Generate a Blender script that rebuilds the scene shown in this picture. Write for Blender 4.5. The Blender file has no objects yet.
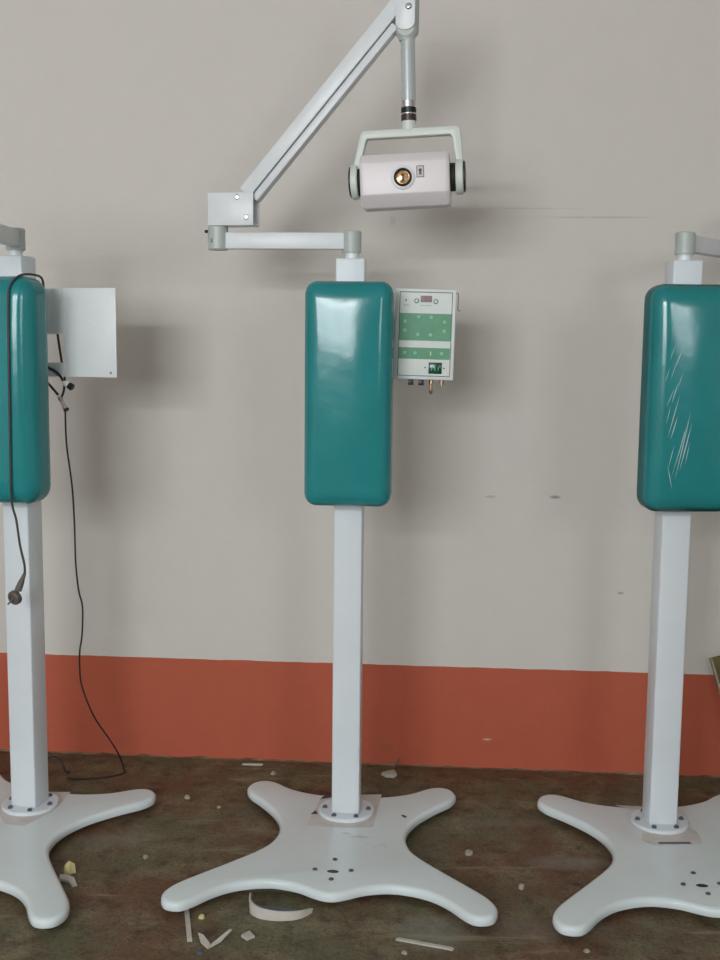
import bpy, bmesh, math, random
from mathutils import Vector, Matrix
random.seed(7)
C = bpy.context.scene.collection
SC = bpy.context.scene
PI = math.pi

def lin(c):
    return tuple((v/12.92 if v <= .04045 else ((v+.055)/1.055)**2.4) for v in [k/255 for k in c])

# ------------------------------------------------------------------ materials
def mat(name, rgb, rough=.5, metal=0., spec=.5, vary=0., scale=8., bump=0., bscale=60., rgb2=None, coat=0.):
    m = bpy.data.materials.new(name); m.use_nodes = True
    nt = m.node_tree; b = nt.nodes['Principled BSDF']
    b.inputs['Roughness'].default_value = rough; b.inputs['Metallic'].default_value = metal
    b.inputs['Specular IOR Level'].default_value = spec
    b.inputs['Coat Weight'].default_value = coat; b.inputs['Coat Roughness'].default_value = .08
    tc = nt.nodes.new('ShaderNodeTexCoord')
    n = nt.nodes.new('ShaderNodeTexNoise'); n.inputs['Scale'].default_value = scale; n.inputs['Detail'].default_value = 5
    nt.links.new(tc.outputs['Object'], n.inputs['Vector'])
    mx = nt.nodes.new('ShaderNodeMix'); mx.data_type = 'RGBA'
    l = lin(rgb); d = lin(rgb2) if rgb2 else tuple(v*(1-vary) for v in l)
    mx.inputs['A'].default_value = (*d, 1); mx.inputs['B'].default_value = (*l, 1)
    mr = nt.nodes.new('ShaderNodeMapRange'); mr.inputs['From Min'].default_value = .3; mr.inputs['From Max'].default_value = .6
    nt.links.new(n.outputs['Fac'], mr.inputs['Value']); nt.links.new(mr.outputs['Result'], mx.inputs['Factor'])
    nt.links.new(mx.outputs['Result'], b.inputs['Base Color'])
    if bump:
        n2 = nt.nodes.new('ShaderNodeTexNoise'); n2.inputs['Scale'].default_value = bscale; n2.inputs['Detail'].default_value = 4
        nt.links.new(tc.outputs['Object'], n2.inputs['Vector'])
        bp = nt.nodes.new('ShaderNodeBump'); bp.inputs['Strength'].default_value = bump; bp.inputs['Distance'].default_value = .01
        nt.links.new(n2.outputs['Fac'], bp.inputs['Height']); nt.links.new(bp.outputs['Normal'], b.inputs['Normal'])
    return m

M = {}
M['enamel'] = mat('white_enamel', (222, 229, 235), .32, vary=.05, scale=5, bump=.04, bscale=35)
M['base'] = mat('white_base_enamel', (222, 232, 235), .22, vary=.04, scale=6, bump=.02, bscale=20)
M['arm'] = mat('painted_aluminium', (222, 226, 230), .36, metal=.0, vary=.08, scale=9, bump=.05, bscale=40)
M['grey_cast'] = mat('grey_cast_paint', (182, 190, 186), .38, vary=.06, scale=12)
M['steel'] = mat('brushed_steel', (190, 192, 196), .3, metal=1, vary=.1, scale=20)
M['chrome'] = mat('chrome', (225, 225, 230), .1, metal=1)
M['dark_steel'] = mat('dark_bolt_steel', (112, 120, 134), .4, metal=.7, vary=.3, scale=90)
M['black'] = mat('black_plastic', (22, 22, 26), .4, vary=.2, scale=50)
M['brown_ring'] = mat('brown_ring', (66, 44, 42), .35, vary=.2, scale=50)
M['cable'] = mat('black_rubber_cable', (40, 38, 42), .5, vary=.2, scale=30)
M['cable_grey'] = mat('grey_rubber_cable', (62, 64, 62), .5, vary=.2, scale=30)
M['jack'] = mat('grey_brown_plastic', (102, 96, 90), .5, vary=.2, scale=40)
M['pink'] = mat('pinkish_metal', (205, 180, 180), .3, metal=.3, vary=.15, scale=60)
M['vinyl'] = mat('teal_vinyl', (38, 134, 138), .15, vary=.12, scale=5, bump=.12, bscale=9, coat=.0)
M['pinkwhite'] = mat('pinkish_white_plastic', (224, 216, 219), .36, vary=.03, scale=8)
M['groove'] = mat('groove_shadow_grey', (92, 96, 108), .5)
M['tube'] = mat('satin_grey_tube', (196, 202, 204), .2, metal=.25, vary=.05)
M['cream'] = mat('cream_plastic', (212, 219, 213), .4, vary=.05, scale=8)
M['brass'] = mat('brass', (190, 160, 135), .25, metal=.9, vary=.15, scale=60)
M['lens'] = mat('golden_lens', (240, 205, 160), .15, metal=.6, vary=.5, scale=120, rgb2=(120, 85, 60))
M['ringbrown'] = mat('dark_bronze_ring', (92, 62, 44), .3, metal=.6, vary=.2, scale=60)
M['panel_white'] = mat('panel_white', (214, 220, 216), .4, vary=.03, scale=20)
M['panel_green'] = mat('panel_green', (88, 152, 116), .45, vary=.1, scale=30)
M['btn_green'] = mat('button_green', (120, 190, 160), .35, vary=.1, scale=60)
M['btn_bright'] = mat('button_pale_green', (180, 220, 150), .35, vary=.1, scale=60)
M['green_line'] = mat('print_green_grey', (90, 120, 105), .5, vary=.1, scale=60)
M['frame_line'] = mat('dark_green_line', (70, 92, 82), .45, vary=.1, scale=60)
M['display'] = mat('display_maroon', (120, 84, 88), .2, vary=.2, scale=80)
M['switch'] = mat('dark_green_rocker', (8, 84, 62), .2, vary=.2, scale=40)
M['box'] = mat('box_enamel', (222, 227, 228), .4, vary=.03, scale=14)
M['sheet'] = mat('packing_paper', (206, 200, 196), .6, vary=.12, scale=30)
M['tape'] = mat('blue_black_tape', (60, 66, 86), .5, vary=.1, scale=60)
M['pencil'] = mat('grey_scuff', (202, 208, 216), .5, vary=.12, scale=50)
M['foot'] = mat('rubber_foot', (34, 34, 32), .7, vary=.2, scale=40)
M['shard'] = mat('white_plaster', (196, 190, 182), .6, vary=.12, scale=40)
M['shard_blue'] = mat('blue_grey_plastic', (74, 88, 98), .4, vary=.2, scale=50)
M['crumb'] = mat('dusty_plaster_crumb', (166, 158, 146), .8, vary=.2, scale=50)
M['yellow'] = mat('yellowish_foam', (206, 196, 140), .7, vary=.15, scale=60)
M['board'] = mat('olive_board', (96, 88, 34), .55, rgb2=(78, 66, 34), scale=14)
M['board_edge'] = mat('pale_board_edge', (158, 152, 128), .6, vary=.2, scale=30)
M['frame_paint'] = mat('window_frame_paint', (210, 210, 205), .5, vary=.05, scale=8)
M['ceiling'] = mat('ceiling_plaster', (205, 205, 198), .9, vary=.05, scale=3)
M['sidewall'] = mat('side_wall_paint', (205, 202, 196), .9, vary=.05, scale=3)

def film_mat():
    m = bpy.data.materials.new('clear_plastic_film'); m.use_nodes = True
    nt = m.node_tree; nt.nodes.clear()
    out = nt.nodes.new('ShaderNodeOutputMaterial'); mix = nt.nodes.new('ShaderNodeMixShader')
    tr = nt.nodes.new('ShaderNodeBsdfTransparent'); gl = nt.nodes.new('ShaderNodeBsdfGlossy')
    gl.inputs['Roughness'].default_value = .14; gl.inputs['Color'].default_value = (.8, .85, .85, 1)
    fr = nt.nodes.new('ShaderNodeFresnel'); fr.inputs['IOR'].default_value = 1.12
    tc = nt.nodes.new('ShaderNodeTexCoord'); mp = nt.nodes.new('ShaderNodeMapping')
    mp.inputs['Rotation'].default_value = (0, math.radians(-20), 0); mp.inputs['Scale'].default_value = (70, 30, 9)
    no = nt.nodes.new('ShaderNodeTexNoise'); no.inputs['Scale'].default_value = 1.; no.inputs['Detail'].default_value = 3
    bp = nt.nodes.new('ShaderNodeBump'); bp.inputs['Strength'].default_value = .6; bp.inputs['Distance'].default_value = .004
    L = nt.links.new
    L(tc.outputs['Object'], mp.inputs['Vector']); L(mp.outputs['Vector'], no.inputs['Vector']); L(no.outputs['Fac'], bp.inputs['Height'])
    L(bp.outputs['Normal'], gl.inputs['Normal']); L(bp.outputs['Normal'], fr.inputs['Normal'])
    L(fr.outputs['Fac'], mix.inputs['Fac']); L(tr.outputs[0], mix.inputs[1]); L(gl.outputs[0], mix.inputs[2]); L(mix.outputs[0], out.inputs['Surface'])
    return m
M['film'] = film_mat()
M['film_crease_glint'] = mat('film_crease_glint_white', (205, 222, 222), .2, vary=.1, scale=60)  # film ridges, with their specular streaks painted in as white

# ------------------------------------------------------------------ mesh helpers
def new(): return bmesh.new()
def xf(bm, verts, mtx):
    if mtx is not None: bmesh.ops.transform(bm, matrix=mtx, verts=verts)
def box(bm, x0, x1, y0, y1, z0, z1, bev=0., mtx=None, seg=2):
    r = bmesh.ops.create_cube(bm, size=1.)
    vs = r['verts']
    bmesh.ops.transform(bm, verts=vs, matrix=Matrix.Translation(((x0+x1)/2, (y0+y1)/2, (z0+z1)/2)) @ Matrix.Diagonal((x1-x0, y1-y0, z1-z0, 1)))
    if bev:
        es = list({e for v in vs for e in v.link_edges})
        g = bmesh.ops.bevel(bm, geom=es, offset=bev, segments=seg, affect='EDGES', profile=.5)
        vs = list({v for f in g['faces'] for v in f.verts} | {v for v in vs if v.is_valid})
    xf(bm, vs, mtx); return vs
def lathe(bm, prof, p0=(0, 0, 0), axis=(0, 0, 1), n=32, mtx=None):
    """prof: list of (radius, height) revolved about axis from p0"""
    q = Vector((0, 0, 1)).rotation_difference(Vector(axis)).to_matrix().to_4x4()
    T = Matrix.Translation(p0) @ q
    rings = []
    for r, h in prof:
        if r < 1e-6: rings.append([bm.verts.new(T @ Vector((0, 0, h)))])
        else: rings.append([bm.verts.new(T @ Vector((r*math.cos(2*PI*k/n), r*math.sin(2*PI*k/n), h))) for k in range(n)])
    for a, b in zip(rings, rings[1:]):
        for k in range(n):
            j = (k+1) % n
            if len(a) == 1 and len(b) == 1: continue
            if len(a) == 1: bm.faces.new((a[0], b[k], b[j]))
            elif len(b) == 1: bm.faces.new((a[k], a[j], b[0]))
            else: bm.faces.new((a[k], a[j], b[j], b[k]))
    vs = [v for r in rings for v in r]; xf(bm, vs, mtx); return vs
def cyl(bm, p0, p1, r, n=24, bev=0., mtx=None):
    p0 = Vector(p0); p1 = Vector(p1); h = (p1-p0).length; b = min(bev, r*.9)
    pr = [(0, 0), (r-b, 0), (r, b), (r, h-b), (r-b, h), (0, h)] if b else [(0, 0), (r, 0), (r, h), (0, h)]
    return lathe(bm, pr, p0, (p1-p0).normalized(), n, mtx)
def catmull(pts, sub=6, closed=False):
    pts = [Vector(p) for p in pts]; n = len(pts); out = []
    rng = range(n) if closed else range(n-1)
    for i in rng:
        g = (lambda k: pts[k % n]) if closed else (lambda k: pts[max(0, min(n-1, k))])
        a, b, c, d = g(i-1), g(i), g(i+1), g(i+2)
        for s in range(sub):
            t = s/sub
            out.append(.5*((2*b)+(c-a)*t+(2*a-5*b+4*c-d)*t*t+(3*b-a-3*c+d)*t**3))
    if not closed: out.append(pts[-1])
    return out
def tube(bm, pts, r, n=10, sub=6):
    P = catmull(pts, sub) if sub > 1 else [Vector(p) for p in pts]
    rings = []; up = Vector((.13, .31, .94)).normalized()
    for i, p in enumerate(P):
        t = (P[min(i+1, len(P)-1)]-P[max(i-1, 0)]).normalized()
        u = t.cross(up)
        if u.length < 1e-3: u = t.cross(Vector((1, 0, 0)))
        u.normalize(); w = t.cross(u); up = -u.cross(t) if False else up
        rings.append([bm.verts.new(p+(u*math.cos(2*PI*k/n)+w*math.sin(2*PI*k/n))*r) for k in range(n)])
    for a, b in zip(rings, rings[1:]):
        for k in range(n): bm.faces.new((a[k], a[(k+1) % n], b[(k+1) % n], b[k]))
    bm.faces.new(rings[0]); bm.faces.new(rings[-1][::-1])
def prism(bm, poly, y0, y1, mtx=None, bev=0.):
    """poly in (x, z), extruded along y"""
    a = [bm.verts.new((x, y0, z)) for x, z in poly]; b = [bm.verts.new((x, y1, z)) for x, z in poly]
    n = len(poly); fs = [bm.faces.new(a), bm.faces.new(b[::-1])]
    for k in range(n): fs.append(bm.faces.new((a[k], b[k], b[(k+1) % n], a[(k+1) % n])))
    vs = a+b
    bmesh.ops.recalc_face_normals(bm, faces=fs)
    if bev:
        es = list({e for v in vs for e in v.link_edges})
        g = bmesh.ops.bevel(bm, geom=es, offset=bev, segments=2, affect='EDGES', profile=.5)
        vs = list({v for f in g['faces'] for v in f.verts} | {v for v in vs if v.is_valid})
    xf(bm, vs, mtx); return vs
def chip(bm, poly, h, z=0.001, lift=None):
    """thin flake lying on the floor; poly (x,y); lift gives each corner's extra height"""
    n = len(poly); lift = lift or [0]*n
    a = [bm.verts.new((x, y, z+l)) for (x, y), l in zip(poly, lift)]
    cx = sum(p[0] for p in poly)/n; cy = sum(p[1] for p in poly)/n
    b = [bm.verts.new((cx+(x-cx)*.9, cy+(y-cy)*.9, z+h+l)) for (x, y), l in zip(poly, lift)]
    bm.faces.new(a[::-1]); bm.faces.new(b)
    for k in range(n): bm.faces.new((a[k], a[(k+1) % n], b[(k+1) % n], b[k]))

def obj(name, bm, m, parent=None, label=None, smooth=True, ang=35):
    bmesh.ops.recalc_face_normals(bm, faces=bm.faces)
    me = bpy.data.meshes.new(name); bm.to_mesh(me); bm.free()
    me.materials.append(M[m] if isinstance(m, str) else m)
    if smooth:
        for p in me.polygons: p.use_smooth = True
        me.set_sharp_from_angle(angle=math.radians(ang))
    o = bpy.data.objects.new(name, me); C.objects.link(o)
    if parent: o.parent = parent
    if label: o['label'] = label
    return o
def thing(name, label, cat, loc=(0, 0, 0), rz=0, group=None):
    o = bpy.data.objects.new(name, None); C.objects.link(o); o.empty_display_size = .1
    o.location = loc; o.rotation_euler = (0, 0, rz); o['label'] = label; o['category'] = cat
    if group: o['group'] = group
    return o
def tag(o, label, cat, group=None):
    o['label'] = label; o['category'] = cat
    if group: o['group'] = group
    return o
def struct(name, bm, m):
    o = obj(name, bm, m, smooth=False); o['kind'] = 'structure'; return o

# ------------------------------------------------------------------ the setting
WD, WY, RED = 3.7121, -.0713, .36
def wall_material():
    m = bpy.data.materials.new('painted_wall'); m.use_nodes = True
    nt = m.node_tree; b = nt.nodes['Principled BSDF']; b.inputs['Roughness'].default_value = .75; b.inputs['Specular IOR Level'].default_value = .25
    N = nt.nodes.new; L = nt.links.new
    tc = N('ShaderNodeTexCoord'); sep = N('ShaderNodeSeparateXYZ'); L(tc.outputs['Object'], sep.inputs[0])
    def math_(op, a, c=None, clamp=False):
        n = N('ShaderNodeMath'); n.operation = op; n.use_clamp = clamp
        for i, v in enumerate((a, c)):
            if v is None: continue
            if isinstance(v, (int, float)): n.inputs[i].default_value = v
            else: L(v, n.inputs[i])
        return n.outputs[0]
    def noise(scale, detail=4, vec=None):
        n = N('ShaderNodeTexNoise'); n.inputs['Scale'].default_value = scale; n.inputs['Detail'].default_value = detail
        L(vec or tc.outputs['Object'], n.inputs['Vector']); return n.outputs['Fac']
    def rgbmix(f, a, c):
        n = N('ShaderNodeMix'); n.data_type = 'RGBA'
        if isinstance(f, (int, float)): n.inputs['Factor'].default_value = f
        else: L(f, n.inputs['Factor'])
        for k, v in (('A', a), ('B', c)):
            if isinstance(v, tuple): n.inputs[k].default_value = (*lin(v), 1)
            else: L(v, n.inputs[k])
        return n.outputs['Result']
    n1 = noise(1.1, 3); n2 = noise(14, 5); n3 = noise(70, 2)
    white = rgbmix(n1, (212, 208, 201), (216, 208, 204)); white = rgbmix(math_('MULTIPLY', n2, .25), white, (196, 192, 186))
    red = rgbmix(n2, (192, 98, 73), (182, 90, 68)); red = rgbmix(math_('MULTIPLY', n3, .4), red, (168, 92, 70))
    edge = math_('ADD', math_('MULTIPLY', math_('SUBTRACT', noise(9, 3), .5), .008), RED)
    isred = math_('MULTIPLY', math_('SUBTRACT', edge, sep.outputs['Z']), 600, True)
    col = rgbmix(isred, white, red)
    # scuffs: (x, z, half width, half height, strength, colour) in wall coordinates
    def mark(col, x, z, hx, hz, st, rgb, nz=25):
        dx = math_('DIVIDE', math_('SUBTRACT', sep.outputs['X'], x), hx); dz = math_('DIVIDE', math_('SUBTRACT', sep.outputs['Z'], z), hz)
        d = math_('ADD', math_('MULTIPLY', dx, dx), math_('MULTIPLY', dz, dz))
        f = math_('SUBTRACT', 1.0, d, True)
        f = math_('MULTIPLY', f, math_('MULTIPLY', noise(nz, 3), 2*st), True)
        return rgbmix(f, col, rgb)
    for a in [(.77, 1.872, .21, .0045, .28, (120, 112, 104)), (.55, 1.90, .2, .003, .25, (150, 140, 132)),
              (.44, .951, .022, .006, .4, (120, 112, 106)), (.655, .954, .022, .007, .6, (110, 102, 96)),
              (.885, .632, .014, .006, .6, (96, 92, 88)), (.1, 1.86, .012, .02, .3, (150, 136, 134)),
              (.45, .105, .02, .005, .9, (205, 170, 150)), (.1, .06, .03, .02, .5, (150, 90, 60))]:
        col = mark(col, *a)
    L(col, b.inputs['Base Color'])
    bp = N('ShaderNodeBump'); bp.inputs['Strength'].default_value = .25; bp.inputs['Distance'].default_value = .01
    L(noise(9, 6), bp.inputs['Height']); L(bp.outputs['Normal'], b.inputs['Normal'])
    return m
bm = new(); box(bm, -4.2, 4.2, 0, .15, -.02, 3.4)
w = struct('wall_back', bm, wall_material()); w.location = (0, WD, 0); w.rotation_euler = (0, 0, WY)

def floor_material():
    m = bpy.data.materials.new('dirty_concrete_floor'); m.use_nodes = True
    nt = m.node_tree; b = nt.nodes['Principled BSDF']; b.inputs['Specular IOR Level'].default_value = .35
    N = nt.nodes.new; L = nt.links.new
    tc = N('ShaderNodeTexCoord')
    def noise(scale, detail=5, rough=.6, sc=(1, 1, 1), off=(0, 0, 0)):
        mp = N('ShaderNodeMapping'); mp.inputs['Scale'].default_value = sc; mp.inputs['Location'].default_value = off; L(tc.outputs['Object'], mp.inputs['Vector'])
        n = N('ShaderNodeTexNoise'); n.inputs['Scale'].default_value = scale; n.inputs['Detail'].default_value = detail; n.inputs['Roughness'].default_value = rough
        L(mp.outputs[0], n.inputs['Vector']); return n.outputs['Fac']
    def ramp(f, lo, hi):
        r = N('ShaderNodeMapRange'); r.inputs['From Min'].default_value = lo; r.inputs['From Max'].default_value = hi; L(f, r.inputs['Value']); return r.outputs[0]
    def rgbmix(f, a, c):
        n = N('ShaderNodeMix'); n.data_type = 'RGBA'; L(f, n.inputs['Factor'])
        for k, v in (('A', a), ('B', c)):
            if isinstance(v, tuple): n.inputs[k].default_value = (*lin(v), 1)
            else: L(v, n.inputs[k])
        return n.outputs['Result']
    c = rgbmix(ramp(noise(2.6, 5), .42, .58), (114, 84, 64), (104, 100, 76))
    c = rgbmix(ramp(noise(7, 6, .7, off=(3, 1, 0)), .48, .7), c, (138, 128, 102))
    c = rgbmix(ramp(noise(16, 6, .7, off=(9, 4, 0)), .5, .75), c, (66, 44, 34))
    c = rgbmix(ramp(noise(55, 4, .7), .62, .8), c, (146, 134, 110))
    c = rgbmix(ramp(noise(110, 5, .8, off=(2, 7, 0)), .5, .66), c, (60, 52, 36))
    c = rgbmix(ramp(noise(5, 4, .7, sc=(.35, 2.2, 1), off=(5, 2, 0)), .6, .74), c, (142, 136, 110))
    # powder spots (stains with a shape of their own)
    sep = N('ShaderNodeSeparateXYZ'); L(tc.outputs['Object'], sep.inputs[0])
    def mth(op, a, v=None, cl=False):
        n = N('ShaderNodeMath'); n.operation = op; n.use_clamp = cl
        for i, q in enumerate((a, v)):
            if q is None: continue
            if isinstance(q, (int, float)): n.inputs[i].default_value = q
            else: L(q, n.inputs[i])
        return n.outputs[0]
    nz = noise(30, 4)
    for x, y, rx, ry, st in [(.19, 2.60, .1, .1, .55), (.5, 2.62, .2, .07, .25), (.6, 2.98, .14, .05, .5), (.43, 3.24, .2, .04, .35), (-.7, 3.1, .15, .06, .3)]:
        dx = mth('DIVIDE', mth('SUBTRACT', sep.outputs['X'], x), rx); dy = mth('DIVIDE', mth('SUBTRACT', sep.outputs['Y'], y), ry)
        f = mth('MULTIPLY', mth('SUBTRACT', 1., mth('ADD', mth('MULTIPLY', dx, dx), mth('MULTIPLY', dy, dy)), True), mth('MULTIPLY', nz, 2*st), True)
        c = rgbmix(f, c, (132, 134, 126))
    L(c, b.inputs['Base Color'])
    L(ramp(noise(4, 4), .2, .8), b.inputs['Roughness'])
    rr = N('ShaderNodeMapRange'); rr.inputs['To Min'].default_value = .5; rr.inputs['To Max'].default_value = .8
    L(noise(4, 4), rr.inputs['Value']); L(rr.outputs[0], b.inputs['Roughness'])
    bp = N('ShaderNodeBump'); bp.inputs['Strength'].default_value = .5; bp.inputs['Distance'].default_value = .01
    L(noise(26, 6, .7), bp.inputs['Height']); L(bp.outputs['Normal'], b.inputs['Normal'])
    return m
bm = new()
vs = [bm.verts.new(p) for p in [(-3.9, -3, 0), (3.9, -3, 0), (3.9, 3.46, 0), (-3.9, 4.02, 0)]]
vb = [bm.verts.new((v.co.x, v.co.y, -.1)) for v in vs]
bm.faces.new(vs); bm.faces.new(vb[::-1])
for k in range(4): bm.faces.new((vs[k], vb[k], vb[(k+1) % 4], vs[(k+1) % 4]))
struct('floor', bm, floor_material())
# mortar crumbs line where the floor meets the painted wall
bm = new(); rr = random.Random(3)
prev = None
pts = []
for k in range(121):
    x = -1.7+k*3.4/120
    pts.append((x, rr.uniform(.004, .012), rr.uniform(.002, .008)))
ra = [bm.verts.new((x, 0, h)) for x, d, h in pts]; rb = [bm.verts.new((x, -d, .001)) for x, d, h in pts]
for k in range(120): bm.faces.new((ra[k], ra[k+1], rb[k+1], rb[k]))
M['mortar'] = mat('mortar_residue', (140, 112, 84), .9, rgb2=(84, 62, 46), scale=14)
t = struct('trim_1', bm, 'mortar'); t.location = (0, WD, 0); t.rotation_euler = (0, 0, WY)

bm = new(); box(bm, -4.0, -3.85, -3, 4.1, 0, 3.3); struct('wall_left', bm, 'sidewall')
bm = new(); box(bm, 3.85, 4.0, -3, 3.6, 0, 3.3); struct('wall_right', bm, 'sidewall')
bm = new(); box(bm, -4.0, 4.0, -3.15, 4.2, 3.3, 3.4); struct('ceiling', bm, 'ceiling')
# front wall (behind the camera) with two window openings
W1 = (-3.45, -.55, 1.45, 2.95); W2 = (1.7, 2.9, 1.5, 2.8)
bm = new()
xs = [-4.0, W1[0], W1[1], W2[0], W2[1], 4.0]
box(bm, xs[0], xs[1], -3.15, -3, 0, 3.3); box(bm, xs[2], xs[3], -3.15, -3, 0, 3.3); box(bm, xs[4], xs[5], -3.15, -3, 0, 3.3)
for W in (W1, W2): box(bm, W[0], W[1], -3.15, -3, 0, W[2]); box(bm, W[0], W[1], -3.15, -3, W[3], 3.3)
struct('wall_front', bm, 'sidewall')
for i, (W, nm) in enumerate(((W1, 2), (W2, 1))):
    bm = new(); t = .05
    box(bm, W[0], W[0]+t, -3.11, -3.05, W[2], W[3]); box(bm, W[1]-t, W[1], -3.11, -3.05, W[2], W[3])
    box(bm, W[0], W[1], -3.11, -3.05, W[2], W[2]+t); box(bm, W[0], W[1], -3.11, -3.05, W[3]-t, W[3])
    for k in range(nm):
        x = W[0]+(W[1]-W[0])*(k+1)/(nm+1); box(bm, x-t/2, x+t/2, -3.11, -3.05, W[2], W[3])
    z = W[2]+(W[3]-W[2])*.80; box(bm, W[0], W[1], -3.11, -3.05, z-t/2, z+t/2)
    struct('window_%d' % (i+1), bm, 'frame_paint')

# ------------------------------------------------------------------ stand
OUT = [(0, .118), (.045, .119), (.087, .124), (.142, .140), (.192, .166), (.236, .204), (.262, .2195), (.290, .222), (.318, .206), (.332, .175), (.331, .148),
       (.313, .110), (.272, .060), (.222, -.015), (.195, -.080), (.186, -.132), (.188, -.180), (.204, -.235), (.236, -.285), (.290, -.348), (.362, -.428),
       (.408, -.482), (.429, -.524), (.430, -.555), (.419, -.580), (.396, -.592), (.369, -.590), (.342, -.566), (.306, -.520), (.262, -.482), (.212, -.460),
       (.162, -.4515), (.122, -.457), (.084, -.470), (.045, -.4935), (.02, -.5055), (0, -.5085)]
TOPZ = .045
def outline():
    r = catmull([(x, y, 0) for x, y in OUT] + [(-x, y, 0) for x, y in OUT[-2:0:-1]], 4, closed=True)
    return [(v.x, v.y) for v in r]
def inset(P, d):
    n = len(P); q = []
    for i in range(n):
        a, b = Vector(P[i-1]), Vector(P[(i+1) % n]); t = (b-a).normalized()
        q.append((P[i][0]-t.y*d*SGN, P[i][1]+t.x*d*SGN))
    return q
P0 = outline()
SGN = 1 if sum(P0[i-1][0]*P0[i][1]-P0[i][0]*P0[i-1][1] for i in range(len(P0))) > 0 else -1
def base_mesh(slot=True):
    bm = new(); prof = [(.008, .0175), (.002, .0205), (0, .0255)]
    for k in range(6):
        a = (k+1)/6*PI/2; prof.append((.013*(1-math.cos(a)), .032+.013*math.sin(a)))
    rings = []
    for d, z in prof:
        q = inset(P0, d) if d else P0
        rings.append([bm.verts.new((x, y, z)) for x, y in q])
    n = len(P0)
    for a, b in zip(rings, rings[1:]):
        for k in range(n): bm.faces.new((a[k], a[(k+1) % n], b[(k+1) % n], b[k]))
    def loop(cx, cy, rx, ry, rot, z, m=20):
        c, s = math.cos(rot), math.sin(rot)
        return [bm.verts.new((cx+c*rx*math.cos(2*PI*k/m)-s*ry*math.sin(2*PI*k/m), cy+s*rx*math.cos(2*PI*k/m)+c*ry*math.sin(2*PI*k/m), z)) for k in range(m)]
    holes = [(-.003, -.385, .0165, .0105, -.1)]
    if slot: holes.append((.175, -.014, .006, .013, .6))
    top = rings[-1]; te = [bm.edges.get((top[k], top[(k+1) % n])) for k in range(n)]
    bot = rings[0]; be = [bm.edges.get((bot[k], bot[(k+1) % n])) for k in range(n)]
    for h in holes:
        a = loop(*h, TOPZ); b = loop(*h, .0175); m = len(a)
        for k in range(m): bm.faces.new((a[k], b[k], b[(k+1) % m], a[(k+1) % m]))
        te += [bm.edges.get((a[k], a[(k+1) % m])) for k in range(m)]; be += [bm.edges.get((b[k], b[(k+1) % m])) for k in range(m)]
    bmesh.ops.triangle_fill(bm, use_beauty=True, use_dissolve=True, edges=te)
    bmesh.ops.triangle_fill(bm, use_beauty=True, use_dissolve=True, edges=be)
    return bm

def pillow(bm, hx, hz, y0, y1, cz, r, bulge=.013, cx=0., n=28):
    """upholstered pad: rounded box, gently domed at the front (y0 is the front)"""
    r2 = bmesh.ops.create_cube(bm, size=2.); bmesh.ops.subdivide_edges(bm, edges=bm.edges[:], cuts=n, use_grid_fill=True)
    hy = (y1-y0)/2; cy = (y0+y1)/2
    for v in bm.verts:
        # denser sampling near the rounded rims
        p = Vector([math.copysign(abs(c)**.75, c) for c in v.co])
        q = Vector((p.x*hx, p.y*hy, p.z*hz)); i = Vector((max(-hx+r, min(hx-r, q.x)), max(-hy+r, min(hy-r, q.y)), max(-hz+r, min(hz-r, q.z))))
        d = q-i
        # keep the point on the rounded shell
        if d.length > 1e-9: q = i+d.normalized()*r
        if q.y < 0: q.y -= bulge*max(0, 1-(q.x/hx)**2)*max(0, 1-(q.z/hz)**4)*(-q.y/hy)
        v.co = (q.x+cx, q.y+cy, q.z+cz)

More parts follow.
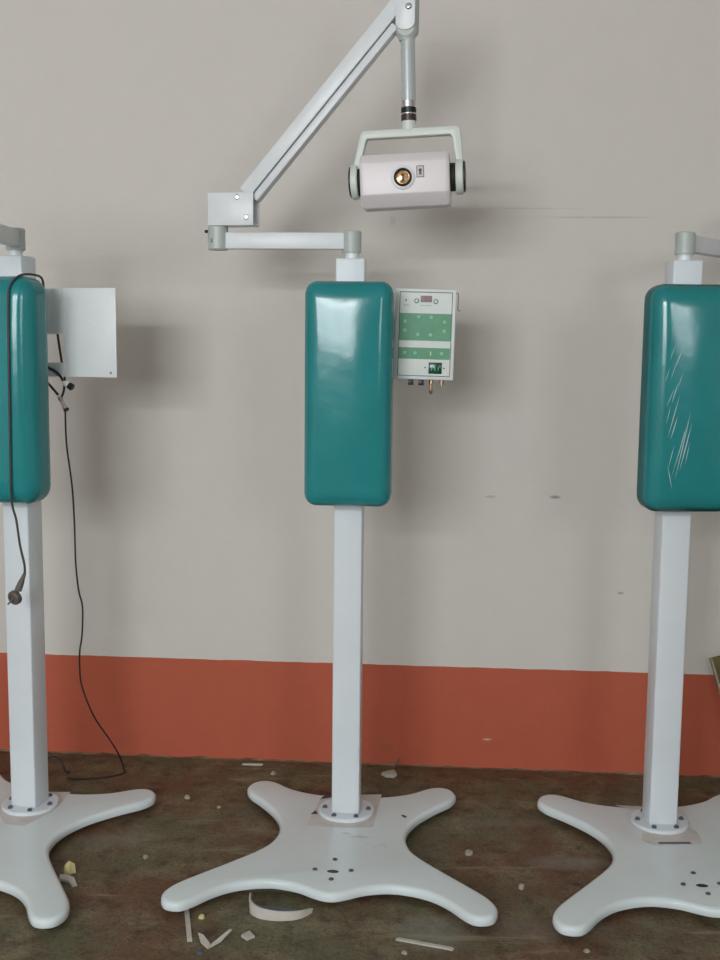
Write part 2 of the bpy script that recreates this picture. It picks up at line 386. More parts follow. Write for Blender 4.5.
def stand(loc, rz, label, arm_world=None, kind='front', pad_label=None, slot=False, knuckle_turn=0.):
    t = thing('xray_stand', label, 'x-ray stand', (*loc, 0), rz, 'x-ray stands in a row')
    b = obj('base', base_mesh(slot), 'base', t)
    for x, y in ((.29, .175), (-.29, .175), (.385, -.54), (-.385, -.54)):
        bm = new(); cyl(bm, (x, y, 0), (x, y, .0180), .022, bev=.002); obj('rubber_foot', bm, 'foot', b)
    bm = new(); lathe(bm, [(.0118, 0), (.0118, .0343), (.0, .0343)], (-.003, -.385, .010), n=28); bmesh.ops.scale(bm, vec=(1.38, .87, 1), space=Matrix.Translation((.003, .385, 0)), verts=bm.verts); obj('hole_shade_cap', bm, 'black', b)  # black cap just below the rim, painting the shade inside the hole
    if slot:
        bm = new(); lathe(bm, [(.0, 0), (.0, .0)] if False else [(.0056, 0), (.0056, .0343), (0, .0343)], (.175, -.014, .010), n=20); bmesh.ops.transform(bm, matrix=Matrix.Translation((.175, -.014, 0)) @ Matrix.Rotation(.6, 4, 'Z') @ Matrix.Diagonal((1, 2.2, 1, 1)) @ Matrix.Translation((-.175, .014, 0)), verts=bm.verts); obj('slot', bm, 'black', b)  # black cap near the top, in place of the slot's shaded depth
    for x, y in ((-.004, -.317), (-.052, -.380), (.046, -.378), (-.003, -.431)):
        bm = new(); lathe(bm, [(0, 0), (.0068, 0), (.0068, .0035), (.005, .0045), (.003, .0045), (.003, .002), (0, .002)], (x, y, TOPZ-.001), n=14); obj('bolt', bm, 'dark_steel', b)
    # packing sheet trapped under the flange
    sh = {'front': [(-.108, -.110), (.0, -.112), (.088, -.101), (.094, .02), (.099, .141), (.0, .128), (-.086, .118), (-.098, .0)],
          'left': [(-.09, -.05), (0., -.137), (.062, -.137), (.075, -.08), (.088, -.02), (.078, .06), (.066, .125), (.025, .115), (-.09, .08)],
          'right': [(-.098, .13), (-.052, .105), (-.03, .05), (-.088, -.12), (-.06, -.15), (.04, -.145), (.084, -.145), (.094, -.06), (.04, .06), (-.02, .12)]}[kind]
    bm = new(); chip(bm, sh, .0016, TOPZ+.0002); s = obj('packing_sheet', bm, 'sheet', t, 'creased paper sheet under the flange')
    if kind == 'front':
        bm = new(); chip(bm, [(-.106, -.03), (-.084, -.03), (-.094, -.002)], .001, TOPZ+.0018); obj('tape_scrap', bm, 'tape', s)
        bm = new(); chip(bm, [(-.09, .08), (-.078, .122), (-.05, .118), (-.06, .095)], .001, TOPZ+.0018); obj('tape_scrap', bm, 'tape', s)
        bm = new()
        for pl in ([(-.005, -.146), (.012, -.142), (.03, -.150), (.012, -.156)], [(.02, -.172), (.05, -.160), (.085, -.168), (.06, -.182)],
                   [(.068, -.212), (.1, -.226), (.13, -.233), (.1, -.232)], [(.11, -.205), (.135, -.214), (.128, -.232), (.117, -.22)]):
            chip(bm, pl, .0003, TOPZ+.0001)
        obj('scuff_mark', bm, 'pencil', b, 'faint grey scuffs')
    if kind == 'right':
        bm = new(); chip(bm, [(-.045, -.142), (.05, -.142), (.05, -.134), (-.045, -.134)], .001, TOPZ+.0018); obj('tape_scrap', bm, 'tape', s)
    z = TOPZ+.0018
    bm = new(); lathe(bm, [(0, 0), (.084, 0), (.084, .008), (.082, .010), (0, .010)], (0, 0, z), n=56); fl = obj('flange', bm, 'enamel', t)
    for k in range(6):
        a = k*PI/3; x, y = .066*math.cos(a), .066*math.sin(a)
        bm = new(); lathe(bm, [(0, 0), (.0078, 0), (.0078, .0015), (.006, .0015), (.006, .0055), (.005, .0065), (0, .0065)], (x, y, z+.010), n=16); obj('bolt', bm, 'dark_steel', fl)
    bm = new(); box(bm, -.042, .041, -.04, .04, z+.009, 1.6957, bev=.005, seg=3); obj('post', bm, 'enamel', t)
    # upholstered pad in front of the post
    bm = new(); pillow(bm, .1225 if kind == 'front' else .1240, {'left': .318, 'front': .3125, 'right': .3095}[kind], -.168 if kind == 'left' else -.163, -.036 if kind == 'left' else -.041, 1.314, .05 if kind == 'left' else (.042 if kind == 'right' else .036), cx={'front': .0052, 'right': -.006, 'left': .0145}[kind])
    pad = obj('pad', bm, 'vinyl', t, pad_label, ang=60)
    bm = new(); box(bm, -.05, .05, -.062, -.0405, .992, 1.004, bev=.002); obj('pad_bracket', bm, 'grey_cast', t)
    if kind == 'right':
        bm = new(); pillow(bm, .1247, .3105, -.1645, -.0405, 1.314, .042, cx=-.006)
        wr = obj('plastic_wrap', bm, 'film', t, 'thin clear wrinkled plastic film', ang=60)
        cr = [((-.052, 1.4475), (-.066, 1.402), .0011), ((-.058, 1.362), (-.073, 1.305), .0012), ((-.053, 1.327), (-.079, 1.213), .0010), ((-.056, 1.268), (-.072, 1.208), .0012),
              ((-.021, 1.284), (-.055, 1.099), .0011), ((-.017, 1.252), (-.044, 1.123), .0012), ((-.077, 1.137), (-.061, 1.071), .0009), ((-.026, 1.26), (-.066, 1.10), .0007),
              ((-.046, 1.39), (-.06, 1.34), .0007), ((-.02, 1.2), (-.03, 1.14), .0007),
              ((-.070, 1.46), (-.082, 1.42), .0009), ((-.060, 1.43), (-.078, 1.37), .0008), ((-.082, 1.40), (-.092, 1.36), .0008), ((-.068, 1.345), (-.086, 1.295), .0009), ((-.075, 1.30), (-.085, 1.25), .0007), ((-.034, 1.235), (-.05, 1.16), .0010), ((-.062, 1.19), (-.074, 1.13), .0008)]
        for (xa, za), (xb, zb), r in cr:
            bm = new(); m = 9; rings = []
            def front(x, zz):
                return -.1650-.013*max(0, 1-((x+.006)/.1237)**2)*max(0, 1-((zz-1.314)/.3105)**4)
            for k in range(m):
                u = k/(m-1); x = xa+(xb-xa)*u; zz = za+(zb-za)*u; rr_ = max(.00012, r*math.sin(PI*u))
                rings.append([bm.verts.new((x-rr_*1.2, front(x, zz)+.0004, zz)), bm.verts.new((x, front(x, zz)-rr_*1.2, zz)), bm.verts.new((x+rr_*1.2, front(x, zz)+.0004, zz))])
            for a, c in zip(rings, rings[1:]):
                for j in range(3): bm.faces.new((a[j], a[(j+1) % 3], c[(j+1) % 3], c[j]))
            obj('wrinkle_glint', bm, 'film_crease_glint', wr)  # raised ridge; its white colour stands in for the glint along it
    # swivel hub and horizontal arm
    bm = new(); lathe(bm, [(0, 0), (.019, 0), (.019, .014), (.0235, .014), (.0235, .0165), (0, .0165)], (0, 0, 1.6955), n=32); obj('swivel_neck', bm, 'enamel', t)
    bm = new(); lathe(bm, [(0, 0), (.025, 0), (.0275, .003), (.0275, .059), (.025, .0625), (0, .0625)], (0, 0, 1.712), n=40); obj('swivel_hub', bm, 'grey_cast', t)
    a = 0 if arm_world is None else arm_world-rz
    Ra = Matrix.Rotation(a, 4, 'Z')
    bm = new(); box(bm, -.362, -.020, -.0175, .0175, 1.7225, 1.769, bev=.003, mtx=Ra); ha = obj('horizontal_arm', bm, 'arm', t)
    K = Ra @ Matrix.Translation((-.386, 0, 0))
    bm = new(); lathe(bm, [(0, 0), (.0265, 0), (.0293, .003), (.0293, .064), (.027, .0665), (0, .0665)], (0, 0, 1.7195), n=40, mtx=K)
    kn = obj('elbow_joint', bm, 'grey_cast', t)
    bm = new(); lathe(bm, [(0, 0), (.0055, 0), (.0055, .001), (.0035, .0022), (.0035, .0005), (0, .0005)], (-.012, -.0262, 1.745), (-.35, -1, 0), n=16, mtx=K); obj('set_screw', bm, 'steel', kn)
    bm = new(); cyl(bm, (-.029, -.006, 1.7715), (-.037, -.009, 1.7715), .0045, 12, .001, mtx=K); obj('stop_knob', bm, 'black', kn)
    # bracket: a folded channel that carries the raised arm
    G = K @ Matrix.Rotation(-.13-a if False else knuckle_turn, 4, 'Z')
    bm = new()
    for y0, y1 in ((-.031, -.025), (.025, .031)): box(bm, -.020, .1145, y0, y1, 1.786, 1.877, bev=.001, mtx=G)
    box(bm, -.020, .02, -.0255, .0255, 1.786, 1.877, bev=.001, mtx=G)
    box(bm, .02, .1145, -.0255, .0255, 1.786, 1.791, mtx=G)
    br = obj('arm_bracket', bm, 'arm', t)
    for x, zz in ((.067, 1.864), (.0933, 1.8083)):
        bm = new(); lathe(bm, [(0, 0), (.0072, 0), (.0072, .0025), (.0055, .0042), (0, .0048)], (x, -.031, zz), (0, -1, 0), n=20, mtx=G); obj('pivot_pin', bm, 'chrome', br)
    return t, G

center, G = stand((-.0304, 3.208), -.0746, 'middle stand, the only one with raised arm and tube head in view', None, 'front', slot=True, knuckle_turn=-.13)
# ---- raised double-bar arm of the middle stand
ang = math.atan2(.492, .419); d = Vector((math.cos(ang), 0, math.sin(ang))); nrm = Vector((-d.z, 0, d.x))
c0 = Vector((.1229, 0, 1.8906)); c1 = Vector((.5135, 0, 2.3356))
def bar(lo, hi, s0, s1, y0, y1, bev):
    """bar along the raised arm between perpendicular offsets lo..hi from the dark middle line"""
    dd = (c1-c0).normalized(); nn = Vector((-dd.z, 0, dd.x))
    A = c0+dd*s0; B = c0+dd*s1
    poly = [((A+nn*lo).x, (A+nn*lo).z), ((B+nn*lo).x, (B+nn*lo).z), ((B+nn*hi).x, (B+nn*hi).z), ((A+nn*hi).x, (A+nn*hi).z)]
    b_ = new(); prism(b_, poly, y0, y1, G, bev); return b_
ra = obj('raised_arm', bar(.0, .0385, -.035, .67, -.0225, .0225, .003), 'arm', center, 'silvery square tube arm')
lw = obj('parallel_rod', bar(-.0235, -.0022, -.03, .575, -.018, .018, .004), 'arm', center, 'thinner bar under the raised arm')
obj('arm_gap_shade', bar(-.005, .001, -.03, .575, -.014, .014, .0), 'black', ra)  # black strip filling the gap between the bars, standing in for its shade
# fork block at the top of the arm: a round body milled flat at front and back
bm = new(); lathe(bm, [(0, 2.274), (.0205, 2.274), (.0215, 2.280), (.031, 2.293), (.0325, 2.302), (.0325, 2.45), (0, 2.45)], (.5415, 0, 0), n=64)
for sy in (-1, 1):
    # mill the flat with a cylinder-ended cut
    bmesh.ops.bisect_plane(bm, geom=bm.verts[:]+bm.edges[:]+bm.faces[:], plane_co=(0, sy*.024, 2.31), plane_no=(0, sy, .0), clear_outer=True)
    es = [e for e in bm.edges if e.is_boundary]
    bmesh.ops.holes_fill(bm, edges=es)
xf(bm, bm.verts[:], G)
fk = obj('fork_block', bm, 'grey_cast', center)
arc_ = [(.5415+.0265*math.cos(a_), 2.318+.021*math.sin(a_)) for a_ in [PI+PI*k/16 for k in range(17)]]
bm = new(); prism(bm, arc_+[(.568, 2.445), (.515, 2.445)], -.0300, -.0225, G, .0012); obj('fork_cheek', bm, 'arm', fk)
bm = new(); lathe(bm, [(0, 0), (.0088, 0), (.0088, .003), (.006, .0055), (0, .006)], (.5505, -.030, 2.357), (0, -1, 0), n=24, mtx=G); obj('pivot_pin', bm, 'chrome', fk)
# drop tube
pa = Vector((.5440, 0, 2.29)); pb = Vector((.5505, 0, 2.0662)); ax = (pb-pa).normalized()
def at(z): return pa+ax*((pa.z-z)/-ax.z)
bm = new(); cyl(bm, at(2.292), at(2.110), .0197, 32, .002, mtx=G); obj('drop_tube', bm, 'tube', center)
for z0, z1, m_, r in ((2.117, 2.098, 'chrome', .0212), (2.0985, 2.084, 'black', .0212), (2.0845, 2.0795, 'chrome', .0205), (2.080, 2.063, 'brown_ring', .0212), (2.0635, 2.036, 'cream', .0195)):
    bm = new(); cyl(bm, at(z0), at(z1), r, 32, .0008, mtx=G); obj('collar', bm, m_, center)
# ---- tube head, turned a little about the drop tube and hanging with the tube's lean
Wc = Matrix.Translation((-.0304, 3.208, 0)) @ Matrix.Rotation(-.0746, 4, 'Z')
Hm = Wc.inverted() @ Matrix.Translation((.12144, 3.12537, 2.0689)) @ Matrix.Rotation(-.12, 4, 'Z') @ Matrix.Rotation(-.045, 4, 'Y') @ Matrix.Translation((0, 0, -2.0689))
HZ = 1.907
bm = new()
# yoke: a U strap, thin across and deep from front to back
yk = [(-.160, HZ), (-.153, 1.95), (-.133, 2.028), (-.129, 2.038), (-.120, 2.0415), (.130, 2.0415), (.139, 2.038), (.143, 2.028), (.148, 1.95), (.148, HZ),
      (.128, HZ), (.128, 1.95), (.120, 2.014), (.114, 2.0195), (-.112, 2.0195), (-.1165, 2.014), (-.134, 1.95), (-.142, HZ)]
prism(bm, yk, -.017, .017, Hm, .003)
for s, xo, xi in ((-1, -.161, -.142), (1, .148, .127)):
    lathe(bm, [(0, 0), (.044, 0), (.0475, .003), (.0475, abs(xo-xi)-.003), (.044, abs(xo-xi)), (0, abs(xo-xi))], (xo, 0, HZ), (-s, 0, 0), n=48, mtx=Hm)
yoke = obj('yoke', bm, 'cream', center, 'pale greenish white U-shaped yoke')
for s, x in ((-1, -.161), (1, .148)):
    bm = new(); lathe(bm, [(0, 0), (.042, 0), (.042, .004), (.036, .006), (0, .006)], (x, 0, HZ), (s, 0, 0), n=40, mtx=Hm); obj('yoke_cap', bm, 'black', yoke)
for s, x0_, x1_ in ((-1, -.142, -.122), (1, .127, .100)):
    bm = new(); cyl(bm, (x0_, 0, HZ), (x1_, 0, HZ), .038, 36, .002, mtx=Hm); obj('friction_washer', bm, 'foot', yoke)
# head body: faceted housing
fy = -.062
def head_sec(x, k=1.):
    prof = [(fy, 1.862), (fy, 1.947), (fy+.016, 1.971), (.046, 1.971), (.062, 1.947), (.062, 1.862), (.035, 1.829), (fy+.030, 1.829)]
    return [Vector((x, y*k, 1.900+(z-1.900)*k)) for y, z in prof]
bm = new(); secs = [head_sec(-.132, .93), head_sec(-.124), head_sec(.103), head_sec(.112, .93)]
rings = [[bm.verts.new(Hm @ v) for v in s] for s in secs]
for a, b in zip(rings, rings[1:]):
    for k in range(8): bm.faces.new((a[k], a[(k+1) % 8], b[(k+1) % 8], b[k]))
bm.faces.new(rings[0]); bm.faces.new(rings[-1][::-1])
bmesh.ops.recalc_face_normals(bm, faces=bm.faces)
bmesh.ops.bevel(bm, geom=bm.edges[:], offset=.0028, segments=3, affect='EDGES', profile=.5)
hd = obj('tube_head', bm, 'pinkwhite', center, 'pinkish white faceted housing')
ap = (-.0137, fy, 1.904)
bm = new(); lathe(bm, [(0, 0), (.032, 0), (.032, .004), (.029, .006), (.0235, .006), (.0235, -.001)], ap, (0, -1, 0), n=40, mtx=Hm); obj('aperture_ring', bm, 'enamel', hd)
bm = new(); lathe(bm, [(.0245, .004), (.0245, .009), (.022, .011), (.018, .009), (.0165, .002)], ap, (0, -1, 0), n=40, mtx=Hm); obj('aperture_bezel', bm, 'ringbrown', hd)
bm = new(); lathe(bm, [(0, .0055), (.008, .005), (.0172, .003)], ap, (0, -1, 0), n=32, mtx=Hm); obj('aperture_lens', bm, 'lens', hd)
bm = new(); box(bm, ap[0]-.004, ap[0]+.004, fy-.0075, fy-.005, ap[2]-.010, ap[2]+.010, .001, Hm); obj('filament_guard', bm, 'ringbrown', hd)
bm = new()
x0, x1, z0, z1 = .0235, .0437, 1.902, 1.9328
for a in ((x0, x1, z1-.0018, z1), (x0, x1, z0, z0+.0018), (x0, x0+.0017, z0, z1), (x1-.0017, x1, z0, z1)): box(bm, a[0], a[1], fy-.0012, fy+.0003, a[2], a[3], mtx=Hm)
wl = obj('warning_label', bm, 'black', hd, 'small square label with dark frame and symbol')
bm = new(); box(bm, x0+.0017, x1-.0017, fy-.0008, fy+.0003, z0+.0017, z1-.0017, mtx=Hm); obj('label_paper', bm, 'sheet', hd)
bm = new()
lathe(bm, [(0, .0016), (.0045, .0016), (.0045, 0)], (.0336, fy, 1.921), (0, -1, 0), n=16, mtx=Hm); box(bm, .0306, .0366, fy-.0016, fy, 1.909, 1.918, mtx=Hm)
obj('label_symbol', bm, 'black', hd)

# ---- control box of the middle stand
CB = Matrix.Translation((.2118, -.02, 1.484)) @ Matrix.Rotation(math.radians(1.1), 4, 'Y')
def cb(x0, x1, y0, y1, z0, z1, m_, name, par, bev=0., label=None):
    b_ = new(); box(b_, x0, x1, y0, y1, z0, z1, bev, CB); return obj(name, b_, m_, par, label)
cbx = cb(-.0865, .0865, 0, .062, -.1285, .1285, 'box', 'control_box', center, .004, 'white control box with green keypad')
S, SZ = .000397, .000411
def U(px): return (px-312)*S
def V(py): return (437-py)*SZ
cb(U(126), U(505), -.0007, .001, V(725), V(145), 'frame_line', 'panel_frame', cbx)
cb(U(131), U(500), -.0014, .001, V(720), V(151), 'panel_white', 'front_panel', cbx)
cb(U(131), U(500), -.0020, .001, V(480), V(293), 'panel_green', 'keypad', cbx, 0, 'green keypad field with round buttons')
cb(U(131), U(498), -.0020, .001, V(607), V(528), 'panel_green', 'keypad', cbx, 0, 'lower green keypad strip')
cb(U(276), U(357), -.0026, .001, V(216), V(172), 'display', 'display', cbx)
def disc(px, py, r, m_, name, h=.0022, ring=None):
    b_ = new(); lathe(b_, [(0, h+.0012), (r*.8, h+.001), (r, h), (r, 0)], (U(px), 0, V(py)), (0, -1, 0), n=20, mtx=CB); o = obj(name, b_, m_, cbx)
    return o
for q in ((248, 208), (385, 210)):
    disc(*q, .0072, 'green_line', 'button', .0016); disc(*q, .0052, 'panel_white', 'button', .0022)
for q in ((170, 350), (268, 318), (358, 318), (452, 350), (170, 412), (265, 440), (355, 440), (452, 412)): disc(*q, .0055, 'btn_green', 'button')
for q in ((175, 566), (250, 566), (440, 566)): disc(*q, .0055, 'btn_green', 'button')
cb(U(356), U(366), -.0034, .001, V(582), V(553), 'btn_bright', 'indicator', cbx)
sw = cb(U(350), U(445), -.0035, .001, V(706), V(628), 'black', 'switch_frame', cbx, .0008)
cb(U(356), U(439), -.0062, -.002, V(700), V(634), 'switch', 'rocker_switch', cbx, .0015)
for a in (372, 396, 420): cb(U(a-2), U(a+2), -.0066, -.004, V(684), V(658), 'btn_green', 'switch_mark', cbx)
# tiny unreadable printed captions
for a, b_, y in ((158, 192, 238), (280, 356, 238)):
    x = a
    while x < b_: cb(U(x), U(x+5), -.0017, .001, V(y+3), V(y-3), 'green_line', 'printed_caption', cbx); x += 11
for a, y in ((172, 205), (325, 664), (460, 668)): disc(a, y, .0026, 'green_line', 'printed_mark', .0016)
for a, b_ in ((205, 243), (280, 319)): cb(U(a), U(b_), .016, .034, V(790), V(752), 'black', 'socket', cbx, .001)
b_ = new(); lathe(b_, [(0, 0), (.0065, 0), (.0065, .012), (.0045, .013), (.0045, .026), (.0058, .027), (.0058, .036), (.003, .040), (0, .040)], (U(372), .022, V(751)), (0, 0, -1), n=20, mtx=CB); obj('brass_jack', b_, 'brass', cbx, 'brass plug hanging under the box')
b_ = new(); lathe(b_, [(0, 0), (.0065, 0), (.0065, .010), (.0045, .011), (.0045, .016), (0, .016)], (U(447), .022, V(751)), (0, 0, -1), n=20, mtx=CB); obj('brass_jack', b_, 'brass', cbx)
b_ = new(); tube(b_, [(.084, .03, .120), (.092, .03, .118), (.0925, .03, .09), (.0925, .028, .072), (.100, .028, .070)], .0011, 8, 4); bmesh.ops.transform(b_, matrix=CB, verts=b_.verts); obj('wire_hook', b_, 'cable', cbx)
bm = new(); box(bm, .035, .135, .016, .036, 1.43, 1.53, bev=.002); obj('box_bracket', bm, 'grey_cast', center)

# ---- left stand with the plain side of its box towards us
left, _ = stand((-.9973, 3.2313), -.2629, 'left stand, cut by the frame edge, with a grey box panel and hanging cables', PI/2, 'left', knuckle_turn=1.6)
bm = new(); box(bm, .1165, .2825, .060, .063, 1.3515, 1.608, bev=.0008); box(bm, .124, .246, .0625, .112, 1.360, 1.600, bev=.002); bx = obj('control_box', bm, 'box', left, 'plain light grey back of a control box')
bm = new(); lathe(bm, [(0, 0), (.0032, 0), (.0032, .001), (0, .0018)], (.264, .060, 1.3645), (0, -1, 0), n=14); obj('screw', bm, 'dark_steel', bx)
bm = new(); box(bm, .036, .118, .058, .0605, 1.475, 1.608); box(bm, .036, .118, .058, .0605, 1.351, 1.392); box(bm, .036, .043, .036, .0605, 1.351, 1.608); obj('box_bracket', bm, 'box', left)
# ---- right stand
right, _ = stand((.9039, 3.1513), .0343, 'right stand, cut by the frame edge, its green pad wrapped in clear film', math.radians(50)+PI, 'right', knuckle_turn=2.27)

# ------------------------------------------------------------------ cables (lying in world space)
Lm = Matrix.Translation((-.9973, 3.2313, 0)) @ Matrix.Rotation(-.2629, 4, 'Z')
def lw_(x, y, z): return Lm @ Vector((x, y, z))
t = thing('jack_cable', 'dark cable looped over the left green pad, ending in a round grey jack', 'cable', lw_(.075, -.17, 1.3))
def kid(name, bm, m_, par, label=None):
    bmesh.ops.transform(bm, matrix=Matrix.Translation(-par.location), verts=bm.verts); return obj(name, bm, m_, par, label)
bm = new()
tube(bm, [lw_(*p) for p in [(.095, -.0315, 1.45), (.100, -.0315, 1.56), (.107, -.033, 1.605), (.111, -.050, 1.631), (.110, -.080, 1.637), (.105, -.115, 1.637), (.096, -.147, 1.628), (.088, -.171, 1.602), (.086, -.180, 1.56),
     (.0845, -.1825, 1.41), (.0835, -.1835, 1.29), (.081, -.1825, 1.13), (.0785, -.181, 1.05), (.077, -.172, .995), (.083, -.165, .9565), (.0926, -.165, .886), (.105, -.165, .83), (.1045, -.165, .801)]], .0033, 10, 5)
kid('cord', bm, 'cable_grey', t)
bm = new(); a, b_ = lw_(.1050, -.165, .806), lw_(.083, -.165, .757)
lathe(bm, [(0, 0), (.0045, 0), (.006, .015), (.0088, .03), (.010, (b_-a).length), (0, (b_-a).length)], a, (b_-a).normalized(), n=20); kid('jack_body', bm, 'jack', t)
bm = new(); a = lw_(.0715, -.165+.012, .736); nn = (lw_(-.35, -1.2, -.35)-lw_(0, 0, 0)).normalized()
lathe(bm, [(0, 0), (.019, 0), (.021, .003), (.021, .014), (.018, .018), (.010, .018), (.010, .014), (0, .014)], a, nn, n=32); kid('jack_head', bm, 'jack', t)
bm = new(); e = a+nn*.013; cyl(bm, e, e+nn*.010+Vector((-.010, 0, -.014)), .0025, 10); kid('pin', bm, 'jack', t)

Yc = .054
t = thing('mains_cable', 'thin black cable running from the left box down the wall to the floor', 'cable', (-.87, 3.35, .6))
bm = new()
tube(bm, [(-.8690, 3.2530, 1.255), (-.873, 3.262, 1.238), (-.880, 3.29, 1.18), (-.880, 3.30, 1.131), (-.870, 3.31, 1.017), (-.868, 3.32, .900), (-.872, 3.34, .781), (-.870, 3.36, .689), (-.864, 3.38, .630), (-.875, 3.41, .532), (-.888, 3.43, .478),
          (-.895, 3.45, .416), (-.895, 3.47, .350), (-.877, 3.50, .263), (-.859, 3.53, .202), (-.829, 3.57, .129), (-.812, 3.61, .069), (-.803, 3.640, .016), (-.799, 3.632, .004), (-.791, 3.599, .003), (-.84, 3.563, .003), (-.926, 3.543, .003), (-.97, 3.55, .003)], .0027, 10, 5)
kid('cord', bm, 'cable', t)
a, b_ = lw_(.1005, Yc, 1.289), lw_(.119, Yc, 1.256)
bm = new(); L_ = (b_-a).length; lathe(bm, [(0, -.004), (.006, -.004), (.0075, 0), (.0075, .007), (.005, .008), (.005, L_-.010), (.0078, L_-.009), (.0078, L_-.002), (0, L_-.002)], a, (b_-a).normalized(), n=20); kid('plug_barrel', bm, 'pink', t, 'pinkish metal plug')
bm = new(); dd = (b_-a).normalized(); cyl(bm, b_-dd*.002, b_+dd*.006, .0085, 20, .001); kid('plug_cap', bm, 'black', t)
bm = new(); tube(bm, [lw_(.085, .069, 1.50), lw_(.0895, .069, 1.465), lw_(.1005, .069, 1.392), lw_(.105, .069, 1.37), lw_(.1095, .067, 1.346), lw_(.1100, .060, 1.31), lw_(.1045, Yc, 1.290)], .0035, 10, 5); kid('cord', bm, 'cable', t)
t = thing('box_cable', 'short black cable with a chrome and black plug below the grey box', 'cable', lw_(.08, Yc, 1.36))
bm = new(); tube(bm, [lw_(.050, .052, 1.388), lw_(.0628, .052, 1.3787), lw_(.085, .052, 1.368), lw_(.104, Yc-.006, 1.3555), lw_(.1175, Yc-.008, 1.337)], .0038, 10, 5); kid('cord', bm, 'cable', t)
a, b_ = lw_(.1165, Yc-.008, 1.3375), lw_(.1436, Yc-.008, 1.3218); dd = (b_-a).normalized(); L_ = (b_-a).length
bm = new(); lathe(bm, [(0, 0), (.004, 0), (.005, .006), (.009, .009), (.009, L_-.009), (0, L_-.009)], a, dd, n=20); kid('plug_barrel', bm, 'box', t, 'bright plug barrel')
bm = new(); lathe(bm, [(0, L_-.010), (.0098, L_-.010), (.0105, L_-.006), (.0105, L_+.002), (.008, L_+.005), (0, L_+.005)], a, dd, n=20); kid('plug_cap', bm, 'black', t)
bm = new(); tube(bm, [lw_(.045, Yc-.002, 1.349), lw_(.0616, Yc-.002, 1.333), lw_(.082, Yc-.002, 1.312), lw_(.0965, Yc-.004, 1.298)], .0038, 10, 5)
tag(obj('signal_cable', bm, 'cable'), 'short black cable curving behind the left pad to the pink plug', 'cable')
bm = new(); tube(bm, [(-1.085, 3.60, .004), (-1.07, 3.61, .030), (-1.053, 3.62, .045), (-1.026, 3.62, .049), (-1.003, 3.61, .032), (-.990, 3.60, .008), (-.975, 3.595, .004)], .0035, 10, 5)
tag(obj('cable_end', bm, 'cable'), 'end of black cable arching off the floor behind the left base', 'cable')

# ------------------------------------------------------------------ leaning board
t = thing('board', 'olive brown board leaning against the wall at the right edge', 'board', (1.300, 3.53, 0), WY)
Bm = Matrix.Rotation(math.radians(-8.5), 4, 'X') @ Matrix.Rotation(math.radians(-16.5), 4, 'Y')
bm = new(); box(bm, .006, .36, -.009, .009, 0, .445, mtx=Bm); obj('sheet', bm, 'board', t)
bm = new(); box(bm, 0, .0062, -.010, .010, -.0, .445, mtx=Bm); obj('pale_edge', bm, 'board_edge', t, 'pale raw edge')

# ------------------------------------------------------------------ rubbish on the floor
def flake(name, poly, h, m_, label, cat, lift=None, group='plaster scraps on the floor'):
    cx = sum(p[0] for p in poly)/len(poly); cy = sum(p[1] for p in poly)/len(poly)
    bm = new(); chip(bm, [(x-cx, y-cy) for x, y in poly], h, .0, lift)
    o = obj(name, bm, m_, smooth=False); o.location = (cx, cy, .0005); return tag(o, label, cat, group)
def blob(name, x, y, rx, ry, h, m_, label, cat='scrap', seed=1, rot=0):
    r = random.Random(seed); bm = new(); n = 9; c, s = math.cos(rot), math.sin(rot)
    a = []; b = []; q = []
    for k in range(n):
        u = 2*PI*k/n; f = r.uniform(.55, .95); X, Y = rx*f*math.cos(u), ry*f*math.sin(u); X, Y = c*X-s*Y, s*X+c*Y
        a.append(bm.verts.new((X, Y, 0))); b.append(bm.verts.new((X*.85, Y*.85, h*r.uniform(.6, 1)))); q.append(bm.verts.new((X*.4, Y*.4, h*r.uniform(.9, 1.2))))
    bm.faces.new(a[::-1]); bm.faces.new(q)
    for k in range(n):
        j = (k+1) % n; bm.faces.new((a[k], a[j], b[j], b[k])); bm.faces.new((b[k], b[j], q[j], q[k]))
    o = obj(name, bm, m_, smooth=False); o.location = (x, y, .0003); return tag(o, label, cat, 'plaster scraps on the floor')
# curved shard: an arc-shaped rim with a shallow bluish inside
t = thing('curved_shard', 'large white crescent-shaped shard in front of the middle base', 'shard', (-.19, 2.68, 0), 0, 'plaster scraps on the floor')
arc = [(-.083, .030, .036), (-.081, .002, .032), (-.060, -.022, .027), (-.030, -.033, .024), (0, -.036, .022), (.03, -.032, .020), (.055, -.020, .017), (.078, .006, .009)]
A = catmull([(x, y, h) for x, y, h in arc], 5)
bm = new(); o1 = [bm.verts.new((v.x, v.y, .0)) for v in A]; o2 = [bm.verts.new((v.x*1.03, v.y*1.0+.006, v.z)) for v in A]
i2 = [bm.verts.new((v.x*.99, v.y+.010, v.z)) for v in A]; i1 = [bm.verts.new((v.x*.96, v.y+.004, .0)) for v in A]
for r1, r2 in ((o1, o2), (o2, i2), (i2, i1), (i1, o1)):
    for k in range(len(A)-1): bm.faces.new((r1[k], r1[k+1], r2[k+1], r2[k]))
bm.faces.new((o1[0], o2[0], i2[0], i1[0])); bm.faces.new((o1[-1], i1[-1], i2[-1], o2[-1]))
obj('rim', bm, 'shard', t)
bm = new(); f1 = [bm.verts.new((v.x*.96, v.y+.004, .003)) for v in A]; f2 = [bm.verts.new((v.x*.93+.002, .034-(k/len(A))*.026, .012-.008*k/len(A))) for k, v in enumerate(A)]
for k in range(len(A)-1): bm.faces.new((f1[k], f1[k+1], f2[k+1], f2[k]))
obj('inner_face', bm, 'shard_blue', t, 'dark bluish inner face')

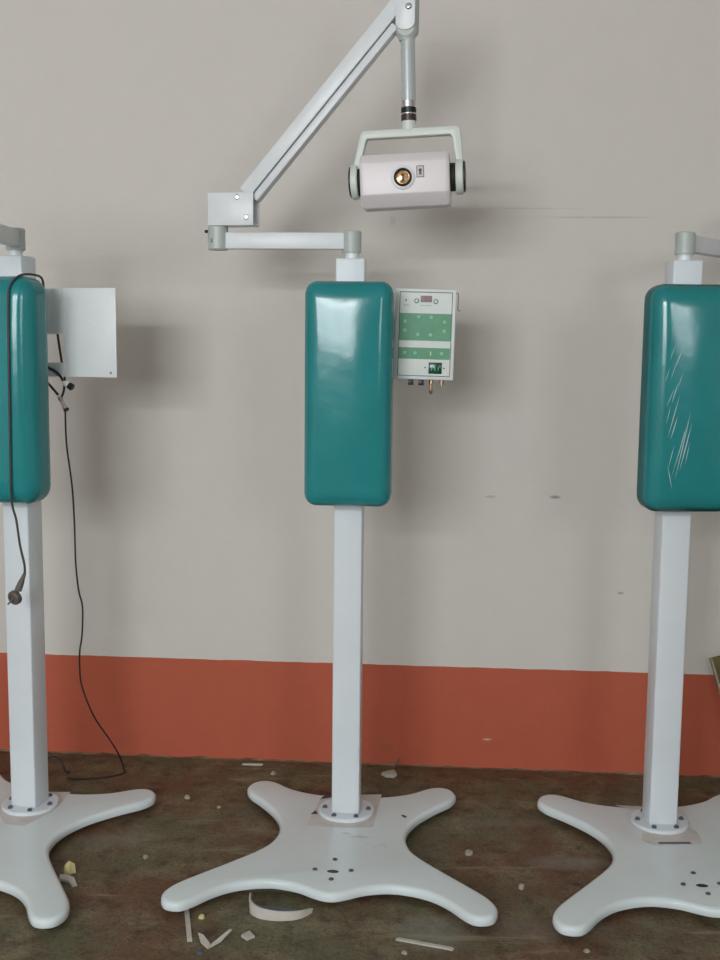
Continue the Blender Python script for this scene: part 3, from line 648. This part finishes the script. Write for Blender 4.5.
def strip(x0, y0, x1, y1, w, h, label, m_='shard', name='plastic_strip'):
    d_ = Vector((x1-x0, y1-y0)).normalized(); n_ = Vector((-d_.y, d_.x))*w/2
    return flake(name, [(x0+n_.x, y0+n_.y), (x0-n_.x, y0-n_.y), (x1-n_.x, y1-n_.y), (x1+n_.x, y1+n_.y)], h, m_, label, 'strip')
strip(-.437, 2.70, -.404, 2.541, .0125, .004, 'narrow white strip sticking out under the middle base, front left tip')
strip(.100, 2.563, .238, 2.518, .0125, .003, 'narrow white strip lying alone near the bottom edge, right of centre')
t = thing('folded_scrap', 'white scrap folded in a V near the bottom edge, left of the square chip', 'scrap', (-.355, 2.53, 0), 0, 'plaster scraps on the floor')
bm = new()
chip(bm, [(-.032, .030), (-.018, .024), (.004, -.004), (.000, -.022), (-.020, -.002)], .003, .0005, [.012, .010, .002, 0, .004]); obj('left_wing', bm, 'shard', t, smooth=False)
bm = new(); chip(bm, [(.000, -.020), (.004, -.006), (.046, .040), (.052, .040), (.028, .004)], .003, .0005, [0, .002, .016, .016, .004]); obj('right_wing', bm, 'shard', t, smooth=False)
flake('square_chip', [(-.282, 2.567), (-.265, 2.548), (-.247, 2.564), (-.263, 2.588)], .006, 'shard', 'small square white chip below the crescent shard', 'scrap')
blob('white_chip', -.372, 2.492, .012, .010, .006, 'shard_blue', 'tiny bluish chip at the bottom edge below the V-shaped scrap', seed=4)
blob('tan_pebble', -.392, 2.655, .011, .011, .008, 'yellow', 'small tan pebble beside the strip under the middle base', seed=5)
blob('yellow_chip', -.789, 2.890, .020, .017, .028, 'yellow', 'yellowish chip beside the left base, behind its front leg', seed=6)
flake('bent_scrap', [(-.812, 2.868), (-.79, 2.862), (-.762, 2.838), (-.748, 2.812), (-.760, 2.806), (-.776, 2.828), (-.806, 2.840)], .006, 'shard', 'bent white scrap beside the left base, nearer than the yellow chip', 'scrap', [.002, .004, .008, .002, 0, .002, .002])
flake('teardrop_shard', [(.082, 3.613), (.098, 3.590), (.125, 3.587), (.137, 3.605), (.130, 3.636), (.108, 3.630)], .010, 'shard', 'white teardrop shard close to the wall, right of the middle post', 'shard')
bm = new(); tube(bm, [(.118, 3.638, .006), (.13, 3.652, .020), (.146, 3.665, .040)], .0026, 8, 4); tag(obj('twig', bm, 'jack'), 'dark twig behind the teardrop shard at the wall', 'twig')
blob('white_chip', .325, 3.030, .020, .022, .008, 'crumb', 'flat white chip on the floor right of the middle base', seed=8)
blob('white_chip', -.598, 2.985, .011, .012, .007, 'crumb', 'small white crumb between left and middle bases, nearest the camera', seed=9)
blob('white_chip', -.545, 3.405, .012, .016, .008, 'crumb', 'small white crumb near the right tip of the left base', seed=10)
blob('white_chip', -.435, 3.330, .010, .008, .006, 'crumb', 'tiny crumb left of the middle base back leg', seed=11)
blob('white_chip', -.284, 3.610, .012, .014, .009, 'crumb', 'small white crumb at the wall behind the middle base back left tip', seed=12)
blob('white_chip', .118, 2.500, .010, .009, .006, 'crumb', 'small crumb at the bottom edge below the lone strip', seed=13)
flake('plaster_flake', [(-.40, 3.700), (-.40, 3.688), (-.33, 3.684), (-.325, 3.697)], .004, 'shard', 'long thin flake along the foot of the wall, left of the middle post', 'flake')
blob('pale_chip', .448, 2.83, .014, .014, .010, 'crumb', 'small pale bit touching the right base, outside its front left leg', seed=14)
blob('white_chip', .56, 2.515, .010, .008, .006, 'crumb', 'small crumb in shadow under the right base', seed=15)

# ------------------------------------------------------------------ light
def area(name, loc, rot, sx, sy, power, col):
    l = bpy.data.lights.new(name, 'AREA'); l.shape = 'RECTANGLE'; l.size = sx; l.size_y = sy; l.energy = power; l.color = col
    o = bpy.data.objects.new(name, l); C.objects.link(o); o.location = loc; o.rotation_euler = rot; return o
# bright sky in the upper part of each window, duller trees and houses lower down
for W, hi, lo in ((W1, 104, 136), (W2, 22, 26)):
    zs = W[2]+(W[3]-W[2])*.80
    for za, zb, pw in ((zs, W[3]-.03, hi), (W[2]+.03, zs, lo)):
        area('window_daylight', ((W[0]+W[1])/2, -3.13, (za+zb)/2), (PI/2, 0, 0), W[1]-W[0]-.06, zb-za-.01, pw, (.95, .98, 1.0))
wd = bpy.data.worlds.new('sky'); SC.world = wd; wd.use_nodes = True
bg = wd.node_tree.nodes['Background']; bg.inputs[0].default_value = (.8, .9, 1, 1); bg.inputs[1].default_value = .6

# ------------------------------------------------------------------ camera
cam = bpy.data.cameras.new('camera'); co = bpy.data.objects.new('camera', cam); C.objects.link(co); SC.camera = co
cam.sensor_fit = 'VERTICAL'; cam.sensor_height = 24; cam.lens = 1103.99/960*24; cam.clip_start = .05
co.location = (0, 0, 1.4481)
pitch, roll = .1203, .0103
R0 = Matrix.Rotation(PI/2-pitch, 4, 'X') @ Matrix.Rotation(roll, 4, 'Z')
co.rotation_euler = R0.to_euler()
vs_ = SC.view_settings; vs_.view_transform = 'Standard'; vs_.look = 'None'; vs_.gamma = 1; vs_.use_curve_mapping = False; vs_.exposure = 0
